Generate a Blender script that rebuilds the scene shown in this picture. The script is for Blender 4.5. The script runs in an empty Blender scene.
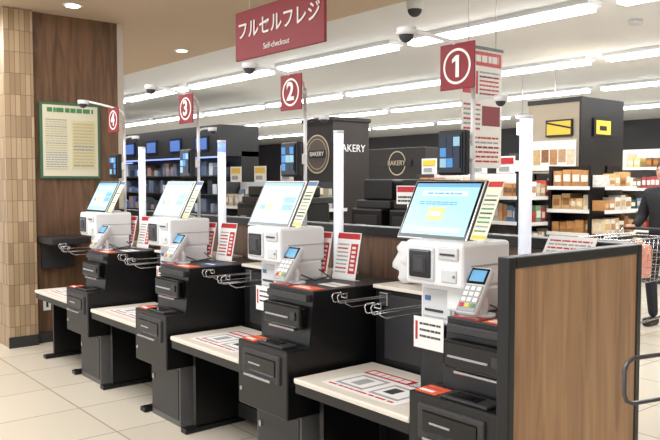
import bpy, bmesh, math, random
from mathutils import Matrix, Vector
from mathutils import noise as ns
random.seed(4)
S=bpy.context.scene
S.view_settings.view_transform='Standard'
S.view_settings.look='None'
S.view_settings.exposure=0.1

# ---------------------------------------------------------------- materials
MT={}
def lin(c):
    return tuple(((v/255)/12.92 if v/255<=0.04045 else ((v/255+0.055)/1.055)**2.4) for v in c)
def mat(name,c,rough=0.5,metal=0.0,emit=0.0,noise=0.0,nscale=8.0,trans=0.0,ecol=None):
    if name in MT: return MT[name]
    m=bpy.data.materials.new(name); m.use_nodes=True
    nt=m.node_tree; b=nt.nodes['Principled BSDF']
    col=lin(c)+(1,)
    b.inputs['Base Color'].default_value=col
    b.inputs['Roughness'].default_value=rough
    b.inputs['Metallic'].default_value=metal
    if emit>0:
        b.inputs['Emission Color'].default_value=(lin(ecol) if ecol else lin(c))+(1,)
        b.inputs['Emission Strength'].default_value=emit
    if noise>0:
        tc=nt.nodes.new('ShaderNodeTexCoord'); n=nt.nodes.new('ShaderNodeTexNoise')
        n.inputs['Scale'].default_value=nscale; n.inputs['Detail'].default_value=4
        r=nt.nodes.new('ShaderNodeValToRGB')
        r.color_ramp.elements[0].position=0.3; r.color_ramp.elements[1].position=0.7
        r.color_ramp.elements[0].color=tuple(v*(1-noise) for v in col[:3])+(1,)
        r.color_ramp.elements[1].color=tuple(min(1,v*(1+noise)) for v in col[:3])+(1,)
        nt.links.new(tc.outputs['Object'],n.inputs['Vector'])
        nt.links.new(n.outputs['Fac'],r.inputs['Fac'])
        nt.links.new(r.outputs['Color'],b.inputs['Base Color'])
    MT[name]=m; return m
def wood(name,c1,c2,scale=(14,14,1.2),rough=0.45):
    m=bpy.data.materials.new(name); m.use_nodes=True; nt=m.node_tree; b=nt.nodes['Principled BSDF']
    tc=nt.nodes.new('ShaderNodeTexCoord'); mp=nt.nodes.new('ShaderNodeMapping')
    mp.inputs['Scale'].default_value=scale
    n=nt.nodes.new('ShaderNodeTexNoise'); n.inputs['Scale'].default_value=1.6; n.inputs['Detail'].default_value=6
    n.inputs['Distortion'].default_value=1.2
    r=nt.nodes.new('ShaderNodeValToRGB')
    r.color_ramp.elements[0].position=0.32; r.color_ramp.elements[1].position=0.68
    r.color_ramp.elements[0].color=lin(c1)+(1,); r.color_ramp.elements[1].color=lin(c2)+(1,)
    L=nt.links.new
    L(tc.outputs['Object'],mp.inputs['Vector']); L(mp.outputs['Vector'],n.inputs['Vector'])
    L(n.outputs['Fac'],r.inputs['Fac']); L(r.outputs['Color'],b.inputs['Base Color'])
    b.inputs['Roughness'].default_value=rough
    MT[name]=m; return m
def brick(name,c1,c2,mortar,w,h,off,msize,rough,axes='xy',bias=0.0):
    m=bpy.data.materials.new(name); m.use_nodes=True; nt=m.node_tree; b=nt.nodes['Principled BSDF']
    tc=nt.nodes.new('ShaderNodeTexCoord'); sp=nt.nodes.new('ShaderNodeSeparateXYZ'); cb=nt.nodes.new('ShaderNodeCombineXYZ')
    L=nt.links.new; L(tc.outputs['Object'],sp.inputs[0])
    if axes=='xy': L(sp.outputs[0],cb.inputs[0]); L(sp.outputs[1],cb.inputs[1])
    else:
        a=nt.nodes.new('ShaderNodeMath'); a.operation='ADD'
        L(sp.outputs[0],a.inputs[0]); L(sp.outputs[1],a.inputs[1]); L(a.outputs[0],cb.inputs[0]); L(sp.outputs[2],cb.inputs[1])
    t=nt.nodes.new('ShaderNodeTexBrick'); L(cb.outputs[0],t.inputs['Vector'])
    t.offset=off; t.inputs['Color1'].default_value=lin(c1)+(1,); t.inputs['Color2'].default_value=lin(c2)+(1,)
    t.inputs['Mortar'].default_value=lin(mortar)+(1,); t.inputs['Scale'].default_value=1.0
    t.inputs['Brick Width'].default_value=w; t.inputs['Row Height'].default_value=h
    t.inputs['Mortar Size'].default_value=msize; t.inputs['Bias'].default_value=bias
    L(t.outputs['Color'],b.inputs['Base Color']); b.inputs['Roughness'].default_value=rough
    MT[name]=m; return m

BLACK=mat('black_powdercoat',(14,14,16),0.38)
DGREY=mat('dark_grey_panel',(48,48,50),0.45)
GREY=mat('grey_cabinet',(96,96,96),0.4)
WHITE=mat('white_plastic',(232,234,237),0.35)
OFFW=mat('offwhite_plastic',(206,209,213),0.4)
CREAM=mat('cream_laminate',(226,220,208),0.35,noise=0.02,nscale=20)
SILVER=mat('silver_metal',(190,190,192),0.28,1.0)
CHROME=mat('chrome_wire',(200,200,204),0.25,1.0)
PAPER=mat('paper_white',(238,238,236),0.6)
RED=mat('sign_maroon',(134,24,38),0.5)
RED2=mat('print_red',(190,42,48),0.5)
ORANGE=mat('label_orange',(222,92,44),0.5)
YEL=mat('print_yellow',(238,200,70),0.5)
INK=mat('print_ink',(60,60,66),0.6)
LGREY=mat('print_grey',(160,162,166),0.6)
BLUE=mat('print_blue',(70,110,165),0.5)
GREEN=mat('print_green',(80,140,96),0.5)
GLASS=mat('black_glass',(8,8,10),0.08)
SCR=mat('screen_lit',(150,196,216),0.25,emit=0.5)
SCRB=mat('screen_blue_bar',(90,150,190),0.3,emit=0.45)
SCRY=mat('screen_yellow',(214,190,120),0.3,emit=0.4)
SCRW=mat('screen_white',(190,218,230),0.25,emit=0.5)
CAMB=mat('monitor_blue',(60,120,180),0.3,emit=0.5)
CAMC=mat('monitor_cyan',(130,170,190),0.3,emit=0.4)
CAMD=mat('monitor_dark',(16,30,52),0.2,emit=0.3)
LAMP=mat('light_tube_white',(232,237,248),0.4,emit=0.5)
LAMPT=mat('light_tube_top',(205,216,255),0.4,emit=1.0)
LAMPB=mat('light_tube_blue',(110,135,250),0.4,emit=1.7)
STRIP=mat('ceiling_tube',(255,255,253),0.5,emit=10.0)
DOWN=mat('downlight_glow',(255,246,230),0.5,emit=12.0)
WOODP=wood('oak_panel',(156,118,84),(196,156,114),(9,9,0.7))
WOODD=wood('walnut_panel',(84,62,48),(122,94,70))
WOODW=wood('dark_plank_wall',(86,63,46),(128,96,71),scale=(9,9,0.8))
FLOOR=brick('floor_tile',(208,200,184),(217,209,192),(168,160,145),0.6,0.6,0.0,0.006,0.22)
TILE=brick('column_tile',(150,126,98),(190,166,134),(124,106,86),0.045,0.19,0.0,0.003,0.4,'z')
CEIL=mat('ceiling_white',(232,233,234),0.8,noise=0.01,nscale=2)
SOFF=mat('soffit_beige',(206,184,160),0.8,noise=0.015,nscale=1.5)
WALLD=mat('wall_dark',(70,68,74),0.7,noise=0.08,nscale=1.0)
WALLB=mat('wall_beige',(200,192,180),0.7,noise=0.03,nscale=1.0)
BAK=mat('bakery_brown',(42,36,35),0.5,noise=0.1,nscale=3)
GOLD=mat('logo_cream',(206,192,164),0.5)
PAL=[mat('pack_%d'%i,c,0.45) for i,c in enumerate([(200,80,68),(226,200,120),(240,236,226),(226,226,222),(130,160,124),(100,130,170),(216,150,96),(196,160,124),(236,218,190),(170,70,76),(130,100,74),(250,250,245),(222,208,196),(236,226,206),(244,242,238),(206,196,182)])]
COLDP=[mat('cold_%d'%i,c,0.45) for i,c in enumerate([(90,100,120),(60,70,90),(190,200,210),(130,140,150),(70,100,150),(40,44,54),(150,120,110)])]
BREAD=[mat('bread_%d'%i,c,0.55,noise=0.15,nscale=30) for i,c in enumerate([(190,138,84),(214,176,124),(150,100,60),(232,214,182),(238,232,220),(200,160,120),(225,222,216)])]
LIQ=[mat('bottle_%d'%i,c,0.3) for i,c in enumerate([(70,50,36),(190,120,50),(210,170,80),(60,90,60),(180,50,50),(230,220,200)])]

# ---------------------------------------------------------------- mesh builder
class MB:
    def __init__(s): s.bm=bmesh.new(); s.mats=[]
    def mi(s,m):
        if m not in s.mats: s.mats.append(m)
        return s.mats.index(m)
    def box(s,x0,x1,y0,y1,z0,z1,m,bev=0.0,M=None,seg=2):
        i=s.mi(m); bm=s.bm
        vs=[bm.verts.new(Vector((x,y,z)) if M is None else M@Vector((x,y,z))) for x in (x0,x1) for y in (y0,y1) for z in (z0,z1)]
        fs=[(0,1,3,2),(4,6,7,5),(0,4,5,1),(2,3,7,6),(0,2,6,4),(1,5,7,3)]
        F=[bm.faces.new([vs[k] for k in f]) for f in fs]
        for f in F: f.material_index=i
        if bev>0:
            E=list({e for f in F for e in f.edges})
            r=bmesh.ops.bevel(bm,geom=E,offset=bev,segments=seg,affect='EDGES',profile=0.5)
            for f in r['faces']: f.material_index=i
        return s
    def cyl(s,p0,p1,r,m,seg=20,r2=None,cap=True):
        i=s.mi(m); p0=Vector(p0);p1=Vector(p1); r2=r if r2 is None else r2
        d=(p1-p0).normalized(); a=d.orthogonal().normalized(); b=d.cross(a)
        R=[[s.bm.verts.new(p+(a*math.cos(t)+b*math.sin(t))*q) for t in [2*math.pi*k/seg for k in range(seg)]] for p,q in ((p0,r),(p1,r2))]
        for k in range(seg):
            f=s.bm.faces.new([R[0][k],R[0][(k+1)%seg],R[1][(k+1)%seg],R[1][k]]); f.material_index=i; f.smooth=True
        if cap:
            f=s.bm.faces.new(R[0][::-1]); f.material_index=i
            f=s.bm.faces.new(R[1]); f.material_index=i
        return s
    def tube(s,pts,r,m,seg=10):
        i=s.mi(m); P=[Vector(p) for p in pts]; up=None; rings=[]
        for k,p in enumerate(P):
            d=(P[min(k+1,len(P)-1)]-P[max(k-1,0)]).normalized()
            if up is None: up=d.orthogonal().normalized()
            up=(up-d*up.dot(d)).normalized(); b=d.cross(up)
            rings.append([s.bm.verts.new(p+(up*math.cos(t)+b*math.sin(t))*r) for t in [2*math.pi*q/seg for q in range(seg)]])
        for a,c in zip(rings,rings[1:]):
            for k in range(seg):
                f=s.bm.faces.new([a[k],a[(k+1)%seg],c[(k+1)%seg],c[k]]); f.material_index=i; f.smooth=True
        for R in (rings[0][::-1],rings[-1]):
            f=s.bm.faces.new(R); f.material_index=i
        return s
    def sphere(s,c,r,m,sc=(1,1,1),seg=20,rings=12,half=None):
        i=s.mi(m)
        M=Matrix.Translation(c)@Matrix.Diagonal((r*sc[0],r*sc[1],r*sc[2],1))
        o=bmesh.ops.create_uvsphere(s.bm,u_segments=seg,v_segments=rings,radius=1,matrix=M)
        for f in {f for v in o['verts'] for f in v.link_faces}:
            f.material_index=i; f.smooth=True
        if half=='low':
            bmesh.ops.delete(s.bm,geom=[v for v in o['verts'] if v.co.z>c[2]+1e-4],context='VERTS')
        return s
    def poly(s,pts,m,ext=None):
        i=s.mi(m); A=[s.bm.verts.new(p) for p in pts]
        f=s.bm.faces.new(A); f.material_index=i
        if ext:
            e=Vector(ext); B=[s.bm.verts.new(Vector(p)+e) for p in pts]
            f=s.bm.faces.new(B[::-1]); f.material_index=i
            n=len(A)
            for k in range(n):
                f=s.bm.faces.new([A[k],B[k],B[(k+1)%n],A[(k+1)%n]]); f.material_index=i
        return s
    def obj(s,name,parent=None,loc=(0,0,0),rot=None):
        bmesh.ops.recalc_face_normals(s.bm,faces=s.bm.faces)
        me=bpy.data.meshes.new(name); s.bm.to_mesh(me); s.bm.free()
        for m in s.mats: me.materials.append(m)
        o=bpy.data.objects.new(name,me); S.collection.objects.link(o); o.location=loc
        if rot: o.rotation_euler=rot
        if parent: o.parent=parent
        return o
def empty(name,loc=(0,0,0),rz=0):
    o=bpy.data.objects.new(name,None); S.collection.objects.link(o); o.location=loc; o.rotation_euler=(0,0,rz); o.empty_display_size=0.1; return o
def text(s,name,parent,loc,size,m,rot=(math.pi/2,0,0),ex=0.001,sx=1.0):
    c=bpy.data.curves.new(name,'FONT'); c.body=s; c.size=size; c.align_x='CENTER'; c.align_y='CENTER'; c.extrude=ex
    c.materials.append(m); o=bpy.data.objects.new(name,c); S.collection.objects.link(o)
    o.location=loc; o.rotation_euler=rot; o.scale=(sx,1,1)
    if parent: o.parent=parent
    return o
def rows(mb,M,w,h,n,mats,rnd,th=0.0008,fill=0.55,y=0.0):
    rh=h/n
    for k in range(n):
        z=h/2-(k+0.5)*rh; x=-w/2; m=rnd.choice(mats)
        while x<w/2-0.004:
            L=min(rnd.uniform(0.04,0.2)*w, w/2-x)
            mb.box(x,x+L*0.82,y-th,y,z-rh*fill/2,z+rh*fill/2,m,M=M); x+=L
def ring(mb,M,ro,ri,m,seg=40):
    i=mb.mi(m)
    A=[mb.bm.verts.new(M@Vector((math.cos(2*math.pi*k/seg)*ro,0,math.sin(2*math.pi*k/seg)*ro))) for k in range(seg)]
    B=[mb.bm.verts.new(M@Vector((math.cos(2*math.pi*k/seg)*ri,0,math.sin(2*math.pi*k/seg)*ri))) for k in range(seg)]
    for k in range(seg):
        f=mb.bm.faces.new([A[k],A[(k+1)%seg],B[(k+1)%seg],B[k]]); f.material_index=i
T=Matrix.Translation
def RX(a): return Matrix.Rotation(math.radians(a),4,'X')
def RZ(a): return Matrix.Rotation(math.radians(a),4,'Z')

# ---------------------------------------------------------------- camera
cam=bpy.data.cameras.new('camera'); co=bpy.data.objects.new('camera',cam); S.collection.objects.link(co)
co.location=(0,0,1.5); co.rotation_euler=(math.radians(90-2.94),0,math.radians(50.5))
cam.lens=40.4; cam.sensor_width=36; cam.clip_start=0.05; S.camera=co

# ---------------------------------------------------------------- room
def slab(name,x0,x1,y0,y1,z0,z1,m): return MB().box(x0,x1,y0,y1,z0,z1,m).obj(name)
slab('floor',-30,8,-6,20,-0.1,0,FLOOR)
slab('ceiling',-30,8,4.6,20,3.25,3.4,CEIL)
slab('ceiling_soffit',-30,8,-6,4.6,3.05,3.4,SOFF)
slab('wall_back',-30,8,20,20.2,0,3.4,WALLD)
slab('wall_left',-30.2,-30,-6,20,0,3.4,WALLD)
slab('wall_right',8,8.2,-6,20,0,3.4,WALLB)
for r,yy in enumerate((6.55,9.45,12.4,16)):
    mb=MB(); x=-28+r*0.9
    while x<4:
        mb.box(x,x+2.45,yy-0.12,yy+0.12,3.2,3.25,WHITE); mb.box(x+0.03,x+2.42,yy-0.08,yy+0.08,3.15,3.2,STRIP); x+=2.7
    mb.obj('ceiling_strip_light')
mb=MB()
for x,y in [(-7.9,4.25),(-6.5,2.44),(-4.6,1.1),(-2.8,1.1),(-1.0,1.1),(-4.6,-1),(-2.8,-1),(-1,-1),(-9.8,4.2),(-9.5,1.0),(-7,-0.2)]:
    mb.cyl((x,y,3.038),(x,y,3.05),0.085,WHITE); mb.cyl((x,y,3.034),(x,y,3.0385),0.06,DOWN)
mb.obj('recessed_downlight')
MB().cyl((-5.1,5.27,3.17),(-5.1,5.27,3.25),0.08,WHITE).sphere((-5.1,5.27,3.17),0.07,INK,half='low').obj('ceiling_dome_camera')
MB().cyl((-4.15,7.7,3.2),(-4.15,7.7,3.25),0.07,OFFW).obj('ceiling_smoke_detector')
def area(name,x,y,z,sx,sy,e,c=(1,1,1)):
    l=bpy.data.lights.new(name,'AREA'); l.shape='RECTANGLE'; l.size=sx; l.size_y=sy; l.energy=e; l.color=c
    o=bpy.data.objects.new(name,l); S.collection.objects.link(o); o.location=(x,y,z); return o
area('soffit_fill',-2.5,0.3,3.0,6,1.2,125,(0.98,0.99,1))  # area fills added below the soffit downlights to brighten the kiosk fronts
area('soffit_fill',-7,1.2,3.0,5,1.0,105,(1,0.98,0.96))
area('aisle_light',-4,6.55,3.1,10,0.3,170,(0.97,0.99,1))
area('aisle_light',-6,9.45,3.1,14,0.3,260,(0.97,0.99,1))
area('aisle_light',-14,6.55,3.1,10,0.3,90,(0.97,0.99,1))
area('aisle_light',-12,13.5,3.1,18,0.3,260,(0.97,0.99,1))
w=bpy.data.worlds.new('world'); S.world=w; w.use_nodes=True
w.node_tree.nodes['Background'].inputs[0].default_value=(0.94,0.97,1,1); w.node_tree.nodes['Background'].inputs[1].default_value=1.6

# ---------------------------------------------------------------- left column + wood wall
MB().box(-7.45,-7.0,2.23,3.06,0,3.05,WOODW).box(-7.46,-6.99,3.06,3.12,0,3.05,WALLB).obj('wall_wood_clad')
MB().box(-7.5,-6.93,1.98,2.23,0,3.05,TILE).box(-6.935,-6.92,1.97,2.232,0,0.1,DGREY).obj('column_tiled')
MB().box(-6.998,-6.982,2.23,3.06,0,0.1,DGREY).obj('baseboard_left')
rnd=random.Random(3)
mb=MB(); mb.box(-6.998,-6.965,2.29,2.86,1.53,2.24,mat('frame_green',(70,112,84),0.5),0.006); mb.box(-6.965,-6.96,2.315,2.835,1.555,2.215,mat('notice_paper',(226,222,198),0.6))
rows(mb,T((-6.96,2.575,2.17))@RZ(90),0.44,0.05,1,[GREEN],rnd,0.003,0.8)
TAN=mat('print_tan',(200,190,158),0.6)
rows(mb,T((-6.96,2.44,1.85))@RZ(90),0.2,0.48,22,[LGREY,TAN],rnd,0.003,0.4)
mb.box(-6.96,-6.956,2.58,2.81,1.62,2.08,mat('notice_panel',(220,212,168),0.6)); rows(mb,T((-6.956,2.695,1.85))@RZ(90),0.2,0.42,14,[TAN,LGREY],rnd,0.003,0.5)
mb.obj('notice_board')
MB().box(-7.0,-6.992,2.3,2.37,0.3,0.42,WHITE,0.002).box(-6.992,-6.989,2.325,2.345,0.33,0.39,DGREY).obj('wall_outlet')
MB().box(-6.98,-6.6,2.25,2.6,0.94,1.0,DGREY,0.01).box(-6.98,-6.94,2.28,2.57,0.7,0.94,DGREY).obj('wall_ledge')

# ---------------------------------------------------------------- partition
mb=MB(); SP=1.22
mb.box(-6.98,-1.55,2.84,2.90,0.0,1.2,WOODD); mb.box(-6.98,-1.55,2.82,2.92,1.2,1.25,BLACK,0.004)
for x in [-1.56-1.17-SP*k for k in range(4)]: mb.box(x-0.02,x+0.02,2.832,2.84,0,1.2,BLACK)
mb.obj('wall_partition_low')
mb=MB()
mb.box(-1.545,-1.505,2.04,2.85,0.06,1.22,WOODP)
mb.box(-1.55,-1.50,2.005,2.04,0,1.25,BLACK,0.004); mb.box(-1.55,-1.50,2.84,2.875,0,1.25,BLACK,0.004)
mb.box(-1.55,-1.50,2.04,2.84,1.21,1.25,BLACK,0.004); mb.box(-1.55,-1.50,2.04,2.84,0,0.08,BLACK)
mb.obj('end_panel')

# ---------------------------------------------------------------- kiosks
def kiosk(idx,x0):
    P=empty('self_checkout_kiosk',(x0,2.03,0)); rnd=random.Random(idx+10)
    mb=MB()
    mb.box(-1.17,-0.425,0,0.5,0.565,0.59,CREAM,0.006)
    mb.box(-1.165,-0.43,0.008,0.5,0.52,0.565,BLACK)
    mb.box(-1.15,-1.12,0.14,0.5,0.03,0.52,BLACK); mb.box(-1.165,-1.10,0.06,0.72,0,0.03,BLACK,0.004)
    mb.box(-0.5,-0.43,0.06,0.72,0,0.03,BLACK,0.004); mb.box(-0.46,-0.43,0.14,0.5,0.03,0.52,BLACK)
    mb.box(-1.12,-0.46,0.44,0.47,0.03,0.12,DGREY)
    M=T((-0.80,0.23,0.5905))@RX(-90)
    mb.box(-0.24,0.24,-0.001,0.0,-0.17,0.17,PAPER,M=M)
    mb.box(-0.235,0.06,-0.0016,0,0.085,0.16,RED2,M=M); rows(mb,M@T((-0.09,-0.0016,0.122)),0.26,0.05,1,[PAPER],rnd,0.0006,0.8)
    mb.box(-0.2,-0.02,-0.0016,0,-0.12,0.06,LGREY,M=M); mb.box(-0.185,-0.035,-0.002,0,-0.1,0.04,PAPER,M=M); mb.box(-0.14,-0.08,-0.0024,0,-0.08,0.02,LGREY,M=M)
    mb.box(0.02,0.2,-0.0016,0,-0.12,0.05,LGREY,M=M); mb.box(0.035,0.185,-0.002,0,-0.1,0.03,PAPER,M=M); mb.box(0.06,0.12,-0.0024,0,-0.07,0.01,INK,M=M)
    rows(mb,M@T((0.14,-0.001,0.11)),0.15,0.06,3,[INK,LGREY],rnd,0.0008); rows(mb,M@T((0,-0.001,-0.145)),0.42,0.025,1,[RED2],rnd,0.0008)
    mb.obj('counter_table',P)
    mb=MB(); mb.box(-1.17,-0.375,0.52,0.78,0.42,0.965,BLACK,0.006); mb.box(-1.175,-0.38,0.505,0.79,0.967,0.985,CREAM,0.003)
    mb.box(-1.12,-0.43,0.55,0.75,0,0.42,BLACK)
    mb.box(-1.10,-0.45,0.516,0.521,0.62,0.94,DGREY,0.002)
    mb.obj('back_housing',P)
    mb=MB()
    mb.box(-0.40,-0.02,0.1,0.75,0.0,0.37,GREY,0.003); mb.box(-0.385,-0.035,0.094,0.1,0.04,0.35,DGREY,0.002)
    mb.box(-0.37,-0.35,0.088,0.094,0.24,0.27,SILVER)
    mb.box(-0.425,0,0,0.77,0.37,0.70,BLACK,0.008)
    mb.poly([(-0.37,0.13,0.69),(-0.37,0.16,0.97),(-0.37,0.77,0.97),(-0.37,0.77,0.69)],BLACK,ext=(0.37,0,0))
    mb.box(-0.37,0,0.155,0.77,0.965,0.975,DGREY,0.003)
    mb.box(-0.34,-0.03,0.095,0.15,0.79,0.90,mat('gloss_black',(10,10,12),0.2),0.012); mb.box(-0.28,-0.07,0.088,0.12,0.777,0.79,SILVER,0.005)
    mb.box(-0.31,-0.12,0.088,0.10,0.835,0.843,LGREY,0.002); mb.box(-0.10,-0.06,0.088,0.10,0.83,0.87,DGREY,0.003)
    mb.box(-0.35,-0.02,0.128,0.16,0.92,0.955,DGREY,0.005)
    mb.box(-0.37,-0.05,-0.012,0.01,0.53,0.668,DGREY,0.01); mb.box(-0.34,-0.08,-0.018,-0.01,0.565,0.645,GLASS,0.005)
    mb.box(-0.32,-0.09,-0.04,-0.008,0.54,0.552,SILVER,0.005); mb.box(-0.3,-0.2,-0.021,-0.016,0.6,0.607,LGREY)
    mb.box(-0.28,-0.06,0.015,0.11,0.70,0.712,DGREY,0.004); mb.box(-0.25,-0.12,0.03,0.09,0.712,0.714,GLASS)
    mb.box(-0.41,-0.30,0.015,0.11,0.7,0.703,ORANGE); mb.box(-0.40,-0.33,0.03,0.05,0.703,0.704,PAPER); mb.box(-0.40,-0.32,0.07,0.08,0.703,0.704,RED2)
    mb.box(-0.20,-0.02,0.165,0.25,0.975,0.978,ORANGE); mb.box(-0.19,-0.06,0.18,0.195,0.978,0.979,PAPER); mb.box(-0.19,-0.10,0.21,0.22,0.978,0.979,PAPER)
    mb.box(-0.35,-0.22,0.165,0.22,0.975,0.978,RED2); mb.box(-0.33,-0.24,0.18,0.195,0.978,0.979,PAPER)
    mb.box(-0.18,-0.04,0.33,0.43,0.975,0.977,BLUE if idx%2 else PAPER); mb.box(-0.16,-0.06,0.36,0.38,0.977,0.978,PAPER if idx%2 else LGREY)
    mb.box(0.0,0.002,0.02,0.75,0.535,0.54,DGREY)
    mb.cyl((-0.395,-0.004,0.45),(-0.395,0.0,0.45),0.01,SILVER)
    mb.obj('cash_tower',P)
    mb=MB()
    mb.box(-0.64,-0.44,0.29,0.53,0.59,0.90,BLACK,0.006)
    mb.box(-0.635,-0.445,0.285,0.53,0.90,1.09,WHITE,0.012); mb.box(-0.62,-0.46,0.278,0.29,0.93,1.05,OFFW,0.006)
    mb.box(-0.60,-0.50,0.274,0.28,0.955,0.965,DGREY); mb.box(-0.60,-0.57,0.274,0.28,1.0,1.02,BLUE)
    mb.box(-0.645,-0.33,0.20,0.50,1.075,1.26,WHITE,0.016,seg=3)
    mb.box(-0.648,-0.327,0.25,0.50,1.165,1.169,LGREY)
    mb.box(-0.625,-0.475,0.19,0.21,1.095,1.235,OFFW,0.01); mb.box(-0.61,-0.49,0.184,0.194,1.108,1.222,GLASS,0.006)
    mb.box(-0.585,-0.515,0.182,0.186,1.13,1.20,DGREY,0.002); mb.box(-0.575,-0.525,0.180,0.183,1.14,1.19,INK)  # inner window; lighter grey centre painted in as a reflection
    mb.box(-0.455,-0.35,0.19,0.205,1.19,1.24,OFFW,0.006); mb.box(-0.44,-0.365,0.186,0.192,1.207,1.215,INK)
    mb.box(-0.44,-0.36,0.193,0.202,1.10,1.15,OFFW,0.004); mb.cyl((-0.37,0.19,1.125),(-0.37,0.195,1.125),0.006,GREEN)
    mb.box(-0.46,-0.33,0.25,0.48,0.975,1.08,WHITE,0.012)
    mb.obj('scanner_printer',P)
    mb=MB(); M=T((-0.575,0.272,0.865)); mb.box(-0.085,0.085,-0.002,0.0,-0.075,0.06,PAPER,M=M)
    rows(mb,M@T((0.01,0,0.005)),0.12,0.08,3,[INK],rnd,0.003,0.35); mb.box(-0.075,-0.062,-0.003,0,-0.04,0.04,RED2,M=M)
    mb.box(-0.01,0.01,0.0,0.02,-0.02,0.02,WHITE,M=M)
    mb.obj('instruction_card',P)
    M=T((-0.61,0.385,1.375))@RX(-27)
    mb=MB()
    mb.box(-0.205,0.205,-0.006,0.028,-0.148,0.148,DGREY,0.008,M=M); mb.box(-0.2,0.2,-0.011,0.0,-0.143,0.143,SILVER,0.005,M=M)
    mb.box(-0.193,0.193,-0.0125,-0.01,-0.136,0.136,GLASS,M=M)
    mb.box(-0.182,0.182,-0.0135,-0.012,-0.120,0.126,SCR,M=M)
    mb.box(-0.182,0.182,-0.0142,-0.013,0.108,0.126,SCRB,M=M)
    mb.box(-0.13,0.13,-0.0142,-0.013,0.065,0.09,SCRW,M=M)
    if idx==1:
        mb.box(-0.06,0.03,-0.015,-0.013,-0.05,0.01,SCRY,M=M); mb.box(-0.045,0.015,-0.0155,-0.013,-0.03,-0.01,SCRW,M=M)
        mb.box(-0.15,0.15,-0.0142,-0.013,-0.105,-0.085,SCRW,M=M)
    else:
        mb.box(-0.165,0.055,-0.0142,-0.013,-0.085,0.045,SCRW,M=M)
        mb.box(-0.07,-0.02,-0.015,-0.013,-0.045,0.0,SCRY,M=M); mb.box(-0.14,-0.09,-0.0155,-0.013,-0.04,-0.01,SCRB,M=M)
        for k in range(3): mb.box(0.07,0.165,-0.0142,-0.013,-0.085+0.045*k,-0.05+0.045*k,SCRB if k else SCRW,M=M)
    rows(mb,M@T((0,-0.0135,0.077)),0.2,0.015,1,[SCRB],rnd); rows(mb,M@T((-0.02,-0.0135,0.03)),0.22,0.02,2,[SCRB],rnd)
    mb.box(-0.06,0.06,0.026,0.06,-0.08,0.08,DGREY,0.01,M=M)
    mb.cyl((-0.56,0.41,1.24),(-0.575,0.43,1.36),0.035,WHITE)
    mb.box(-0.63,-0.49,0.36,0.48,1.25,1.27,WHITE,0.006)
    mb.obj('touchscreen',P)
    M=T((-0.365,0.39,1.38))@RX(-27)
    mb=MB(); mb.box(-0.04,0.04,-0.002,0,-0.13,0.14,mat('card_palegreen',(222,228,206),0.6),M=M)
    mb.box(-0.036,0.036,-0.003,0,0.11,0.135,RED2 if idx==1 else BLUE,M=M)
    rows(mb,M@T((0,-0.002,-0.01)),0.062,0.18,9,[LGREY,LGREY,GREEN,INK],rnd,0.001,0.35)
    mb.box(-0.035,0.035,-0.003,0,-0.125,-0.11,YEL,M=M)
    mb.box(-0.05,-0.02,0.0,0.006,-0.02,0.02,WHITE,M=M)
    mb.obj('side_card',P)
    M=T((-0.285,0.21,1.085))@RZ(8)@RX(-38)
    mb=MB()
    mb.box(-0.046,0.046,0.0,0.035,-0.105,0.105,OFFW,0.01,M=M); mb.box(-0.04,0.04,-0.003,0.002,0.025,0.095,GLASS,0.002,M=M)
    mb.box(-0.032,0.032,-0.0045,-0.002,0.035,0.085,SCRB,M=M); mb.box(-0.04,0.04,-0.003,0.002,-0.098,0.018,LGREY,0.002,M=M)
    for r in range(4):
        for c in range(3):
            m=PAPER if r<3 else [RED2,YEL,GREEN][c]
            mb.box(-0.033+c*0.025,-0.015+c*0.025,-0.006,-0.002,-0.006-r*0.025,0.011-r*0.025,m,0.001,M=M)
    mb.box(-0.03,0.03,0.034,0.05,-0.06,0.06,WHITE,0.006,M=M)
    mb.tube([(-0.28,0.27,0.975),(-0.28,0.27,1.03),(-0.283,0.25,1.06)],0.016,WHITE); mb.cyl((-0.28,0.27,0.972),(-0.28,0.27,0.985),0.045,WHITE)
    mb.tube([(-0.26,0.28,1.02),(-0.22,0.34,0.99),(-0.24,0.45,1.0),(-0.32,0.45,1.03)],0.004,INK,6)
    mb.obj('card_terminal',P)
    mb=MB()
    for hx,ya,yb,z in ((-1.10,0.20,0.53,0.93),(-0.76,0.10,0.53,0.935)):
        mb.tube([(hx-0.02,yb,z),(hx-0.02,ya+0.01,z),(hx-0.02,ya,z+0.005),(hx-0.02,ya-0.008,z+0.03),(hx-0.02,ya,z+0.042),(hx-0.02,ya+0.05,z+0.042),(hx-0.02,ya+0.05,z+0.02),(hx+0.02,ya+0.05,z+0.02),(hx+0.02,ya+0.05,z+0.042),(hx+0.02,ya,z+0.042),(hx+0.02,ya-0.008,z+0.03),(hx+0.02,ya,z+0.005),(hx+0.02,ya+0.01,z),(hx+0.02,yb,z)],0.003,CHROME,6)
        mb.tube([(hx,yb,z-0.03),(hx,ya+0.1,z-0.03),(hx,ya+0.06,z-0.01),(hx,ya+0.06,z)],0.003,CHROME,6)
        mb.box(hx-0.03,hx+0.03,0.505,0.522,z-0.045,z+0.02,SILVER,0.004)
    mb.obj('bag_hooks',P)
    mb=MB()
    mb.cyl((-0.585,0.56,0.985),(-0.585,0.56,2.03),0.0105,WHITE); mb.cyl((-0.585,0.56,0.985),(-0.585,0.56,1.0),0.04,WHITE)
    mb.tube([(-0.585,0.56,2.02),(-0.588,0.555,2.06),(-0.60,0.53,2.09),(-0.635,0.46,2.115),(-0.67,0.38,2.135),(-0.71,0.285,2.155)],0.009,WHITE)
    mb.cyl((-0.715,0.27,2.13),(-0.715,0.27,2.16),0.042,WHITE); mb.sphere((-0.715,0.27,2.13),0.032,INK,half='low')
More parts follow.
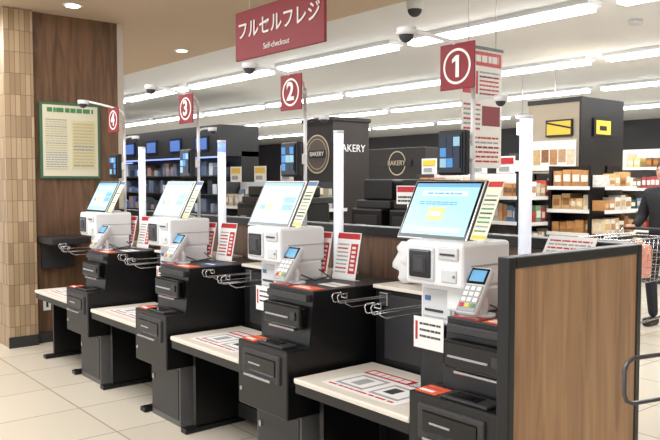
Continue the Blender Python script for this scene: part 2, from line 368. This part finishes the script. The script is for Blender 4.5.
    mb.tube([(-0.585,0.56,1.84),(-0.57,0.57,1.865),(-0.53,0.58,1.87),(-0.48,0.60,1.87)],0.007,WHITE); mb.cyl((-0.47,0.605,1.85),(-0.47,0.605,1.875),0.03,WHITE); mb.sphere((-0.47,0.605,1.85),0.022,INK,half='low')
    mb.obj('camera_pole',P)
    mb=MB(); mb.box(-0.735,-0.575,0.495,0.535,1.53,1.73,BLACK,0.01); mb.box(-0.722,-0.588,0.49,0.496,1.545,1.72,GLASS)
    mb.box(-0.715,-0.595,0.487,0.491,1.56,1.71,CAMD)
    r3=random.Random(idx)
    for a in range(3):
        for b in range(3): mb.box(-0.712+a*0.039,-0.676+a*0.039,0.485,0.488,1.565+b*0.047,1.605+b*0.047,r3.choice([CAMB,CAMC,CAMD,CAMD]))
    mb.box(-0.62,-0.57,0.53,0.565,1.60,1.66,WHITE,0.005)
    mb.obj('camera_monitor',P)
    mb=MB(); mb.box(-0.705,-0.51,0.475,0.483,1.905,2.105,RED,0.002)
    ring(mb,T((-0.6075,0.474,2.005)),0.078,0.067,PAPER)
    mb.box(-0.60,-0.575,0.483,0.55,2.0,2.02,WHITE)
    mb.obj('number_sign',P)
    nx=-0.6075
    if idx==1:
        MB().poly([(nx+0.014,0.4735,1.957),(nx+0.014,0.4735,2.053),(nx-0.004,0.4735,2.053),(nx-0.026,0.4735,2.036),(nx-0.026,0.4735,2.02),(nx-0.006,0.4735,2.03),(nx-0.006,0.4735,1.957)],PAPER,ext=(0,-0.001,0)).obj('number_label',P)
    else:
        text(str(idx),'number_label',P,(nx,0.472,2.005),0.14,PAPER).data.offset=0.004
    mb=MB(); X=-0.325
    mb.cyl((X,0.59,0.975),(X,0.59,1.01),0.038,BLACK); mb.cyl((X,0.59,1.01),(X,0.59,1.70),0.027,LAMP,24)
    mb.cyl((X,0.59,1.70),(X,0.59,1.765),0.027,LAMPB if idx==3 else LAMPT,24); mb.cyl((X,0.59,1.765),(X,0.59,1.78),0.029,WHITE,24)
    mb.obj('status_light',P)
    mb=MB()
    if idx>1:
        for dx,dy in ((-0.40,0.51),(-0.22,0.56)):
            M=T((dx,dy,0.985+0.115))@RZ(6)@RX(-12)
            mb.box(-0.085,0.085,-0.003,0.0,-0.12,0.13,PAPER,M=M); mb.box(-0.08,0.08,-0.004,0,0.095,0.125,RED2,M=M)
            rows(mb,M@T((-0.03,-0.003,-0.01)),0.08,0.17,8,[RED2,LGREY,LGREY],rnd,0.001,0.4); mb.box(0.025,0.075,-0.004,0,-0.09,0.07,RED2,M=M)
            rows(mb,M@T((0.05,-0.004,-0.01)),0.03,0.14,6,[PAPER],rnd,0.001)
            mb.box(-0.085,0.085,0.0,0.06,-0.125,-0.118,PAPER,M=M)
    else:
        M=T((-0.17,0.70,1.22))@RX(-35)
        mb.box(-0.13,0.1,-0.003,0.0,-0.05,0.06,PAPER,M=M); rows(mb,M@T((-0.015,-0.003,0)),0.2,0.09,5,[LGREY,LGREY,RED2],rnd,0.001,0.4)
        mb.box(-0.13,0.1,0.0,0.01,-0.25,-0.05,PAPER,M=M)
    mb.obj('brochures',P)
    return P
for i in range(4): kiosk(i+1,-1.56-SP*i)

rnd=random.Random(8)
for x,z in ((-2.82,1.43),(-4.05,1.40),(-5.3,1.40)):
    mb=MB(); mb.cyl((x,2.87,1.25),(x,2.87,z),0.004,CHROME); M=T((x,2.862,z))@RZ(12)
    mb.box(-0.065,0.065,-0.002,0,-0.05,0.05,PAPER,M=M); mb.box(-0.06,0.06,-0.003,0,0.015,0.045,RED2,M=M); rows(mb,M@T((0,-0.002,-0.022)),0.11,0.04,2,[INK,RED2],rnd,0.001)
    mb.obj('small_card_sign')
mb=MB(); bm=mb.bm
mb.sphere((0,0,0.12),0.12,mat('bag_white',(232,234,236),0.35),(0.7,0.5,1.0),36,26)
for v in bm.verts:
    n=ns.noise(v.co*16)*0.025+ns.noise(v.co*45)*0.01; v.co+=Vector((n,n*0.6,n*0.5)); v.co.z=max(v.co.z,0)
    if v.co.z>0.19: v.co.x*=0.5; v.co.y*=0.5; v.co.z+=0.03
mb.obj('plastic_bag',None,(-2.62,2.68,0.987))

P=empty('hanging_sign',(0,0,0))
MB().box(-4.57,-3.56,2.89,2.91,2.36,2.70,RED,0.003).cyl((-4.4,2.9,2.7),(-4.4,2.9,3.05),0.004,SILVER,8).cyl((-3.7,2.9,2.7),(-3.7,2.9,3.05),0.004,SILVER,8).obj('sign_board',P)
text('フルセルフレジ','sign_text',P,(-4.065,2.886,2.555),0.135,PAPER).data.offset=0.0015
text('Self-checkout','sign_subtext',P,(-4.065,2.886,2.42),0.055,PAPER)

rnd=random.Random(21)
mb=MB(); M=T((-3.4,4.2,2.02))@RZ(90)
mb.box(-0.22,0.22,-0.003,0.003,-0.42,0.42,PAPER,M=M); mb.box(-0.21,0.21,-0.005,0,0.30,0.40,RED2,M=M); rows(mb,M@T((0,-0.005,0.35)),0.36,0.06,1,[PAPER],rnd,0.002,0.8)
mb.box(-0.21,-0.05,-0.005,0,0.10,0.26,RED2,M=M); mb.box(0.0,0.2,-0.005,0,-0.12,0.02,RED,M=M)
rows(mb,M@T((0.08,-0.003,0.18)),0.22,0.18,6,[RED2,RED,LGREY],rnd,0.002,0.4); rows(mb,M@T((-0.11,-0.003,-0.06)),0.18,0.2,6,[RED2,LGREY],rnd,0.002,0.4); rows(mb,M@T((0,-0.003,-0.29)),0.38,0.2,6,[RED2,LGREY,RED],rnd,0.002,0.4)
mb.box(-0.23,0.23,-0.008,0.008,0.415,0.435,BLACK,M=M)
mb.cyl((-3.4,4.05,2.45),(-3.4,4.05,3.05),0.003,SILVER,6); mb.cyl((-3.4,4.35,2.45),(-3.4,4.35,3.05),0.003,SILVER,6)
mb.obj('hanging_banner')

# ---------------------------------------------------------------- background
def gondola(name,x0,x1,y0,y1,h,n,pal,seed,back=OFFW,frame=DGREY,ends=True,fill=0.9,head=None,wr=(0.05,0.11),cards=0):
    r=random.Random(seed); mb=MB()
    ym=(y0+y1)/2
    mb.box(x0,x1,ym-0.02,ym+0.02,0,h,back); mb.box(x0,x1,y0,y1,0,0.14,frame)
    for xx in (x0,x1-0.03): mb.box(xx,xx+0.03,y0+0.02,y1-0.02,0,h,frame)
    gap=(h-0.14)/n
    for k in range(n):
        z=0.14+k*gap; mb.box(x0,x1,y0,y1,z,z+0.025,frame); mb.box(x0,x1,y0-0.01,y0,z-0.01,z+0.03,PAPER)
        x=x0+0.04; run=0
        while x<x1-0.06:
            if run<=0: w=r.uniform(*wr); m=r.choice(pal); hh=gap*r.uniform(0.4,0.8); m2=r.choice(pal); run=r.randint(2,4)
            run-=1
            if r.random()<fill:
                xb=min(x+w*0.93,x1-0.04); h2=hh*r.uniform(0.9,1.05); yo=r.uniform(0,0.04)
                mb.box(x,xb,y0+0.02+yo,ym-0.03,z+0.026,z+0.026+h2,m)
                mb.box(x+w*0.12,xb-w*0.1,y0+0.016+yo,y0+0.02+yo,z+0.026+h2*0.3,z+0.026+h2*0.72,m2)
            x+=w
        if ends:
            y=y0+0.04
            mb.box(x1,x1+0.18,y0,y1,z,z+0.02,frame); mb.box(x1+0.18,x1+0.19,y0,y1,z-0.01,z+0.03,PAPER)
            while y<y1-0.1:
                w=r.uniform(*wr); h2=gap*r.uniform(0.4,0.75); m=r.choice(pal); mb.box(x1+0.01,x1+0.16,y,y+w*0.92,z+0.021,z+0.021+h2,m)
                mb.box(x1+0.16,x1+0.164,y+w*0.1,y+w*0.8,z+0.021+h2*0.3,z+0.021+h2*0.7,r.choice(pal)); y+=w
    for k in range(cards):
        xx=x0+(k+0.5)*(x1-x0)/cards; mb.box(xx-0.13,xx+0.13,y0+0.05,y0+0.056,h,h+0.2,PAPER); mb.box(xx-0.11,xx+0.11,y0+0.046,y0+0.05,h+0.11,h+0.18,r.choice([RED2,YEL,ORANGE])); mb.box(xx-0.09,xx+0.05,y0+0.046,y0+0.05,h+0.03,h+0.08,LGREY)
    if head: mb.box(x0,x1,ym-0.03,ym+0.03,h,h+0.18,head)
    return mb.obj(name)
gondola('snack_shelf',-6.75,-5.15,7.0,7.7,1.6,5,PAL,1,cards=4)
gondola('bread_rack',-4.95,-4.42,7.3,7.95,1.68,6,BREAD,2,back=BLACK,frame=BLACK,wr=(0.08,0.14))
gondola('grocery_shelf',-8.0,-4.6,10.6,11.3,2.0,6,LIQ+PAL,3,wr=(0.06,0.1))
gondola('grocery_shelf',-4.0,-1.0,12.0,12.7,2.0,6,LIQ,4,wr=(0.06,0.1))
gondola('grocery_shelf',-8.6,-6.9,5.2,5.8,1.5,4,PAL,5,cards=3)
gondola('grocery_shelf',-6.5,-5.5,5.9,6.4,1.5,4,PAL,6)
gondola('grocery_shelf',-14,-11,11,11.7,1.8,5,COLDP+PAL[:4],7)
gondola('bread_rack',-8.2,-7.2,8.2,8.8,1.55,4,BREAD,8,back=BLACK,frame=BLACK)
for x0,x1,y in ((-17,-12.3,7.4),(-22,-18,8.2)):
    mb=MB(); mb.box(x0,x1,y+0.5,y+0.9,0,2.1,BLACK); mb.box(x0,x1,y,y+0.5,0,0.5,BLACK); mb.box(x0,x1,y,y+0.9,2.0,2.6,BLACK)
    mb.box(x0,x1,y+0.02,y+0.05,1.97,2.0,mat('case_light',(150,175,255),0.4,emit=1.0))
    r=random.Random(9)
    for k in range(4):
        z=0.5+k*0.37; mb.box(x0,x1,y+0.1,y+0.5,z,z+0.02,DGREY); x=x0+0.05
        while x<x1-0.2:
            w=r.uniform(0.08,0.2)
            if r.random()<0.7: mb.box(x,x+w*0.9,y+0.14,y+0.45,z+0.021,z+0.02+r.uniform(0.1,0.28),r.choice(COLDP))
            x+=w
    for k in range(4):
        xx=x0+0.5+k*1.1; mb.box(xx,xx+0.5,y-0.02,y,2.1,2.4,CAMD); mb.box(xx+0.04,xx+0.46,y-0.025,y-0.02,2.14,2.36,mat('added_panel_glow',(60,90,150),0.4,emit=0.6))  # extra blue-lit panels, added for a bluish glow at far left
    mb.obj('refrigerated_display_case')
P=empty('bakery_pillar'); MB().box(-8.75,-8.05,6.69,7.38,0,2.4,BAK,0.01).box(-8.77,-8.03,6.67,7.40,2.36,2.42,BLACK,0.01).obj('pillar_body',P)
mb=MB(); M=T((-8.4,6.685,1.9)); ring(mb,M,0.28,0.0,mat('logo_dark',(96,84,78),0.5)); M=T((-8.4,6.68,1.9)); ring(mb,M,0.28,0.262,GOLD); ring(mb,M,0.22,0.212,GOLD); mb.box(-8.6,-8.2,6.676,6.68,1.845,1.955,BAK); mb.obj('round_logo',P)
text('BAKERY','pillar_text',P,(-8.045,7.03,1.98),0.15,PAPER,(math.pi/2,0,math.pi/2))
text('BAKERY','pillar_text',P,(-8.4,6.672,1.9),0.09,PAPER)
P=empty('bakery_counter'); MB().box(-9.85,-8.45,9,9.7,0,2.08,BAK,0.01).box(-9.8,-8.5,8.95,9.0,0.85,0.9,GOLD).obj('counter_body',P)
mb=MB(); M=T((-9.1,8.99,1.82)); ring(mb,M,0.21,0.19,GOLD); mb.box(-9.45,-8.75,8.98,8.988,1.77,1.87,BAK); mb.obj('round_logo',P); text('BAKERY','counter_text',P,(-9.1,8.975,1.82),0.12,GOLD)
for x,y in ((-4.35,3.8),(-3.93,3.8),(-6.15,3.9),(-5.7,3.9)):
    mb=MB(); mb.box(x,x+0.38,y,y+0.6,0,1.05,BLACK,0.01); mb.box(x+0.02,x+0.36,y-0.02,y+0.5,1.05,1.3,BLACK,0.015); mb.box(x,x+0.38,y+0.05,y+0.55,1.3,1.36,DGREY,0.008)
    mb.box(x+0.03,x+0.35,y+0.1,y+0.4,1.36,1.52 if y<3.85 else 1.46,BLACK,0.015); mb.box(x+0.06,x+0.32,y-0.025,y-0.018,1.1,1.25,DGREY,0.004); mb.box(x+0.1,x+0.2,y-0.03,y-0.023,1.15,1.18,SILVER)
    mb.obj('cash_register')
PB=mat('pillar_beige',(186,172,150),0.6,noise=0.04,nscale=3)
mb=MB(); mb.box(-6.15,-5.36,8.6,9.6,0,2.58,PB); mb.box(-5.36,-5.33,8.58,9.62,0,2.6,BLACK); mb.box(-6.16,-5.34,8.585,8.6,2.54,2.6,BLACK)
mb.box(-5.85,-5.45,8.56,8.585,2.10,2.32,BLACK); mb.poly([(-5.83,8.555,2.12),(-5.47,8.555,2.12),(-5.47,8.555,2.19),(-5.83,8.555,2.27)],YEL); mb.poly([(-5.83,8.555,2.295),(-5.47,8.555,2.215),(-5.47,8.555,2.3)],YEL)
mb.box(-5.33,-5.31,8.85,9.45,2.10,2.34,BLACK); mb.box(-5.31,-5.305,8.9,9.25,2.13,2.31,YEL); mb.box(-5.305,-5.302,8.98,9.15,2.18,2.24,BLACK)
M=T((-5.75,8.59,1.85)); mb.box(-0.35,0.35,-0.01,0,-0.2,0.2,PAPER,M=M)
for k in range(5): mb.box(-0.3+k*0.13,-0.19+k*0.13,-0.014,-0.009,-0.12+0.03*(k%2),0.08,random.choice(BREAD),M=M)
mb.obj('pillar_with_signs')
for x,y,m in ((-3.9,9.8,ORANGE),(-4.6,12,RED2),(-3.2,11.5,YEL),(-6.9,9.9,PAPER)):
    MB().box(x-0.4,x+0.4,y-0.01,y+0.01,2.25,2.45,m).box(x-0.3,x+0.3,y-0.014,y-0.01,2.31,2.39,PAPER if m is not PAPER else RED2).cyl((x-0.3,y,2.45),(x-0.3,y,3.25),0.004,SILVER,6).cyl((x+0.3,y,2.45),(x+0.3,y,3.25),0.004,SILVER,6).obj('aisle_sign')

# ---------------------------------------------------------------- shopping cart
def cart(x,y,rz):
    mb=MB(); C=CHROME
    for k in range(7):
        f=k/6; z=0.55+0.42*f; ex=0.03*f
        mb.tube([(-0.19-ex,-0.42-ex,z),(0.19+ex,-0.42-ex,z),(0.25+ex,0.38,z),(-0.25-ex,0.38,z),(-0.19-ex,-0.42-ex,z)],0.004 if k<6 else 0.008,C,6)
    for sx in (-1,1):
        for k in range(12):
            t=k/11; xx=sx*(0.19+0.06*t); yy=-0.42+0.8*t
            mb.tube([(xx,yy,0.55),(xx+sx*0.03,yy,0.97)],0.003,C,5)
        mb.tube([(sx*0.26,0.38,0.95),(sx*0.26,0.45,1.02),(sx*0.25,0.46,1.03)],0.012,C)
        mb.tube([(sx*0.22,0.36,0.55),(sx*0.24,0.36,0.3),(sx*0.25,0.36,0.13)],0.012,C)
        mb.tube([(sx*0.25,0.35,0.2),(sx*0.2,-0.3,0.16),(sx*0.17,-0.42,0.14)],0.011,C)
        mb.tube([(sx*0.2,-0.1,0.17),(sx*0.2,-0.1,0.55)],0.01,C)
        for wy,wx in ((0.36,0.25),(-0.42,0.17)):
            mb.cyl((sx*wx-0.015,wy,0.06),(sx*wx+0.015,wy,0.06),0.06,INK,20)
            mb.box(sx*wx-0.02,sx*wx+0.02,wy-0.02,wy+0.02,0.1,0.14,GREY)
    for k in range(8): mb.tube([(-0.17+k*0.05,-0.42,0.55),(-0.2+k*0.057,0.38,0.55)],0.003,C,5)
    for k in range(7): mb.tube([(-0.18+k*0.06,-0.42,0.55),(-0.2+k*0.067,-0.45,0.97)],0.003,C,5)
    mb.cyl((-0.27,0.46,1.03),(0.27,0.46,1.03),0.015,DGREY)
    mb.box(-0.19,0.19,-0.38,0.2,0.58,0.9,mat('basket_orange',(214,140,116),0.5),0.02)
    return mb.obj('shopping_cart',None,(x,y,0),(0,0,rz))
cart(-3.70,6.72,0.0)

# ---------------------------------------------------------------- person
def person(x,y,rz):
    P=empty('shopper',(x,y,0),rz)
    COAT=mat('coat_black',(24,24,29),0.8,noise=0.15,nscale=20); PANT=mat('trousers_navy',(36,38,48),0.8); SK=mat('skin',(206,162,134),0.55); HAIR=mat('hair_black',(28,22,20),0.5); SHOE=mat('shoe_dark',(40,34,32),0.5)
    def skin(name,V,E,R,m,root=0,sub=2):
        me=bpy.data.meshes.new(name); me.from_pydata(V,E,[]); me.materials.append(m)
        o=bpy.data.objects.new(name,me); S.collection.objects.link(o); o.parent=P
        md=o.modifiers.new('skin','SKIN'); md.use_smooth_shade=True
        for k,r in enumerate(R):
            me.skin_vertices[0].data[k].radius=r if isinstance(r,tuple) else (r,r)
        me.skin_vertices[0].data[root].use_root=True
        s=o.modifiers.new('sub','SUBSURF'); s.levels=sub; s.render_levels=sub
        return o
    skin('trousers',[(0,0,0.9),(-0.09,0,0.84),(-0.10,-0.07,0.48),(-0.10,0.0,0.08),(0.09,0,0.84),(0.10,0.03,0.48),(0.10,0.14,0.09)],[(0,1),(1,2),(2,3),(0,4),(4,5),(5,6)],[(0.15,0.12),0.09,0.065,0.05,0.09,0.065,0.05],PANT)
    skin('coat',[(0,0,0.78),(0,0,0.98),(0,0.01,1.2),(0,0.02,1.37),(0,0.0,1.46),(-0.18,0.02,1.38),(-0.24,-0.02,1.12),(-0.2,-0.24,1.04),(0.18,0.02,1.38),(0.24,-0.02,1.12),(0.2,-0.24,1.04)],[(0,1),(1,2),(2,3),(3,4),(3,5),(5,6),(6,7),(3,8),(8,9),(9,10)],[(0.19,0.14),(0.17,0.13),(0.17,0.13),(0.14,0.11),(0.065,0.065),0.075,0.06,0.045,0.075,0.06,0.045],COAT)
    for s in (-1,1):
        skin('hand',[(s*0.2,-0.25,1.04),(s*0.195,-0.31,1.045)],[(0,1)],[0.026,(0.03,0.018)],SK,0,1)
        for k in range(4):
            fx=s*0.195+(k-1.5)*0.02; L=[0.9,1,0.95,0.78][k]
            skin('finger',[(fx,-0.325,1.055),(fx,-0.325-0.03*L,1.06),(fx,-0.33-0.04*L,1.035),(fx,-0.33-0.02*L,1.012)],[(0,1),(1,2),(2,3)],[0.0095,0.009,0.0085,0.0075],SK,0,1)
        skin('thumb',[(s*0.17,-0.29,1.035),(s*0.155,-0.32,1.015),(s*0.165,-0.345,1.008)],[(0,1),(1,2)],[0.012,0.011,0.009],SK,0,1)
    mb=MB()
    mb.cyl((0,0.0,1.42),(0,-0.01,1.54),0.052,SK)
    mb.sphere((0,-0.02,1.60),0.1,SK,(0.78,0.95,1.18),24,16); mb.sphere((0,-0.09,1.54),0.04,SK,(0.8,0.6,0.6))
    mb.poly([(-0.012,-0.11,1.575),(0.012,-0.11,1.575),(0.0,-0.13,1.575)],SK,ext=(0,0.006,0.035))
    for s in (-1,1):
        mb.sphere((s*0.028,-0.1045,1.605),0.009,PAPER,(1.2,1,0.7)); mb.sphere((s*0.028,-0.111,1.605),0.0045,INK); mb.sphere((s*0.079,-0.01,1.59),0.025,SK,(0.35,0.7,1.1)); mb.box(s*0.028-0.014,s*0.028+0.014,-0.112,-0.102,1.624,1.628,HAIR)
    mb.box(-0.02,0.02,-0.114,-0.105,1.552,1.558,mat('lips',(170,90,85),0.5),0.002)
    mb.sphere((0,0.008,1.64),0.11,HAIR,(0.84,1.0,0.98),24,16); mb.sphere((0,0.05,1.56),0.08,HAIR,(0.95,0.7,1.2))
    mb.obj('head',P)
    mb=MB()
    for sx,y0 in ((-0.10,-0.02),(0.10,0.13)):
        mb.box(sx-0.045,sx+0.045,y0-0.15,y0+0.08,0,0.09,SHOE,0.03,seg=3)
    mb.obj('shoes',P)
person(-3.70,7.54,0.0)

# foreground barrier rail
mb=MB(); d=Vector((0.25,0.97,0)).normalized(); p=Vector((-0.98,1.80,0))
def q(t,z): v=p+d*t; return (v.x,v.y,z)
RAIL=mat('rail_dark',(92,92,96),0.35,0.6)
mb.tube([q(0.9,1.04),q(0.03,1.04),q(0.008,1.03),q(0,1.01),q(0,0.95),q(0.008,0.93),q(0.03,0.92),q(0.9,0.92)],0.006,RAIL)
for t in (0.25,0.8):
    mb.cyl(q(t,0),q(t,1.04),0.02,SILVER); mb.cyl(q(t,0),q(t,0.02),0.07,SILVER)
mb.box(-0.02,0.02,-0.3,0.3,0.3,0.85,OFFW,0.01,M=T(q(0.55,0))@RZ(-14.5))
mb.obj('barrier_rail')
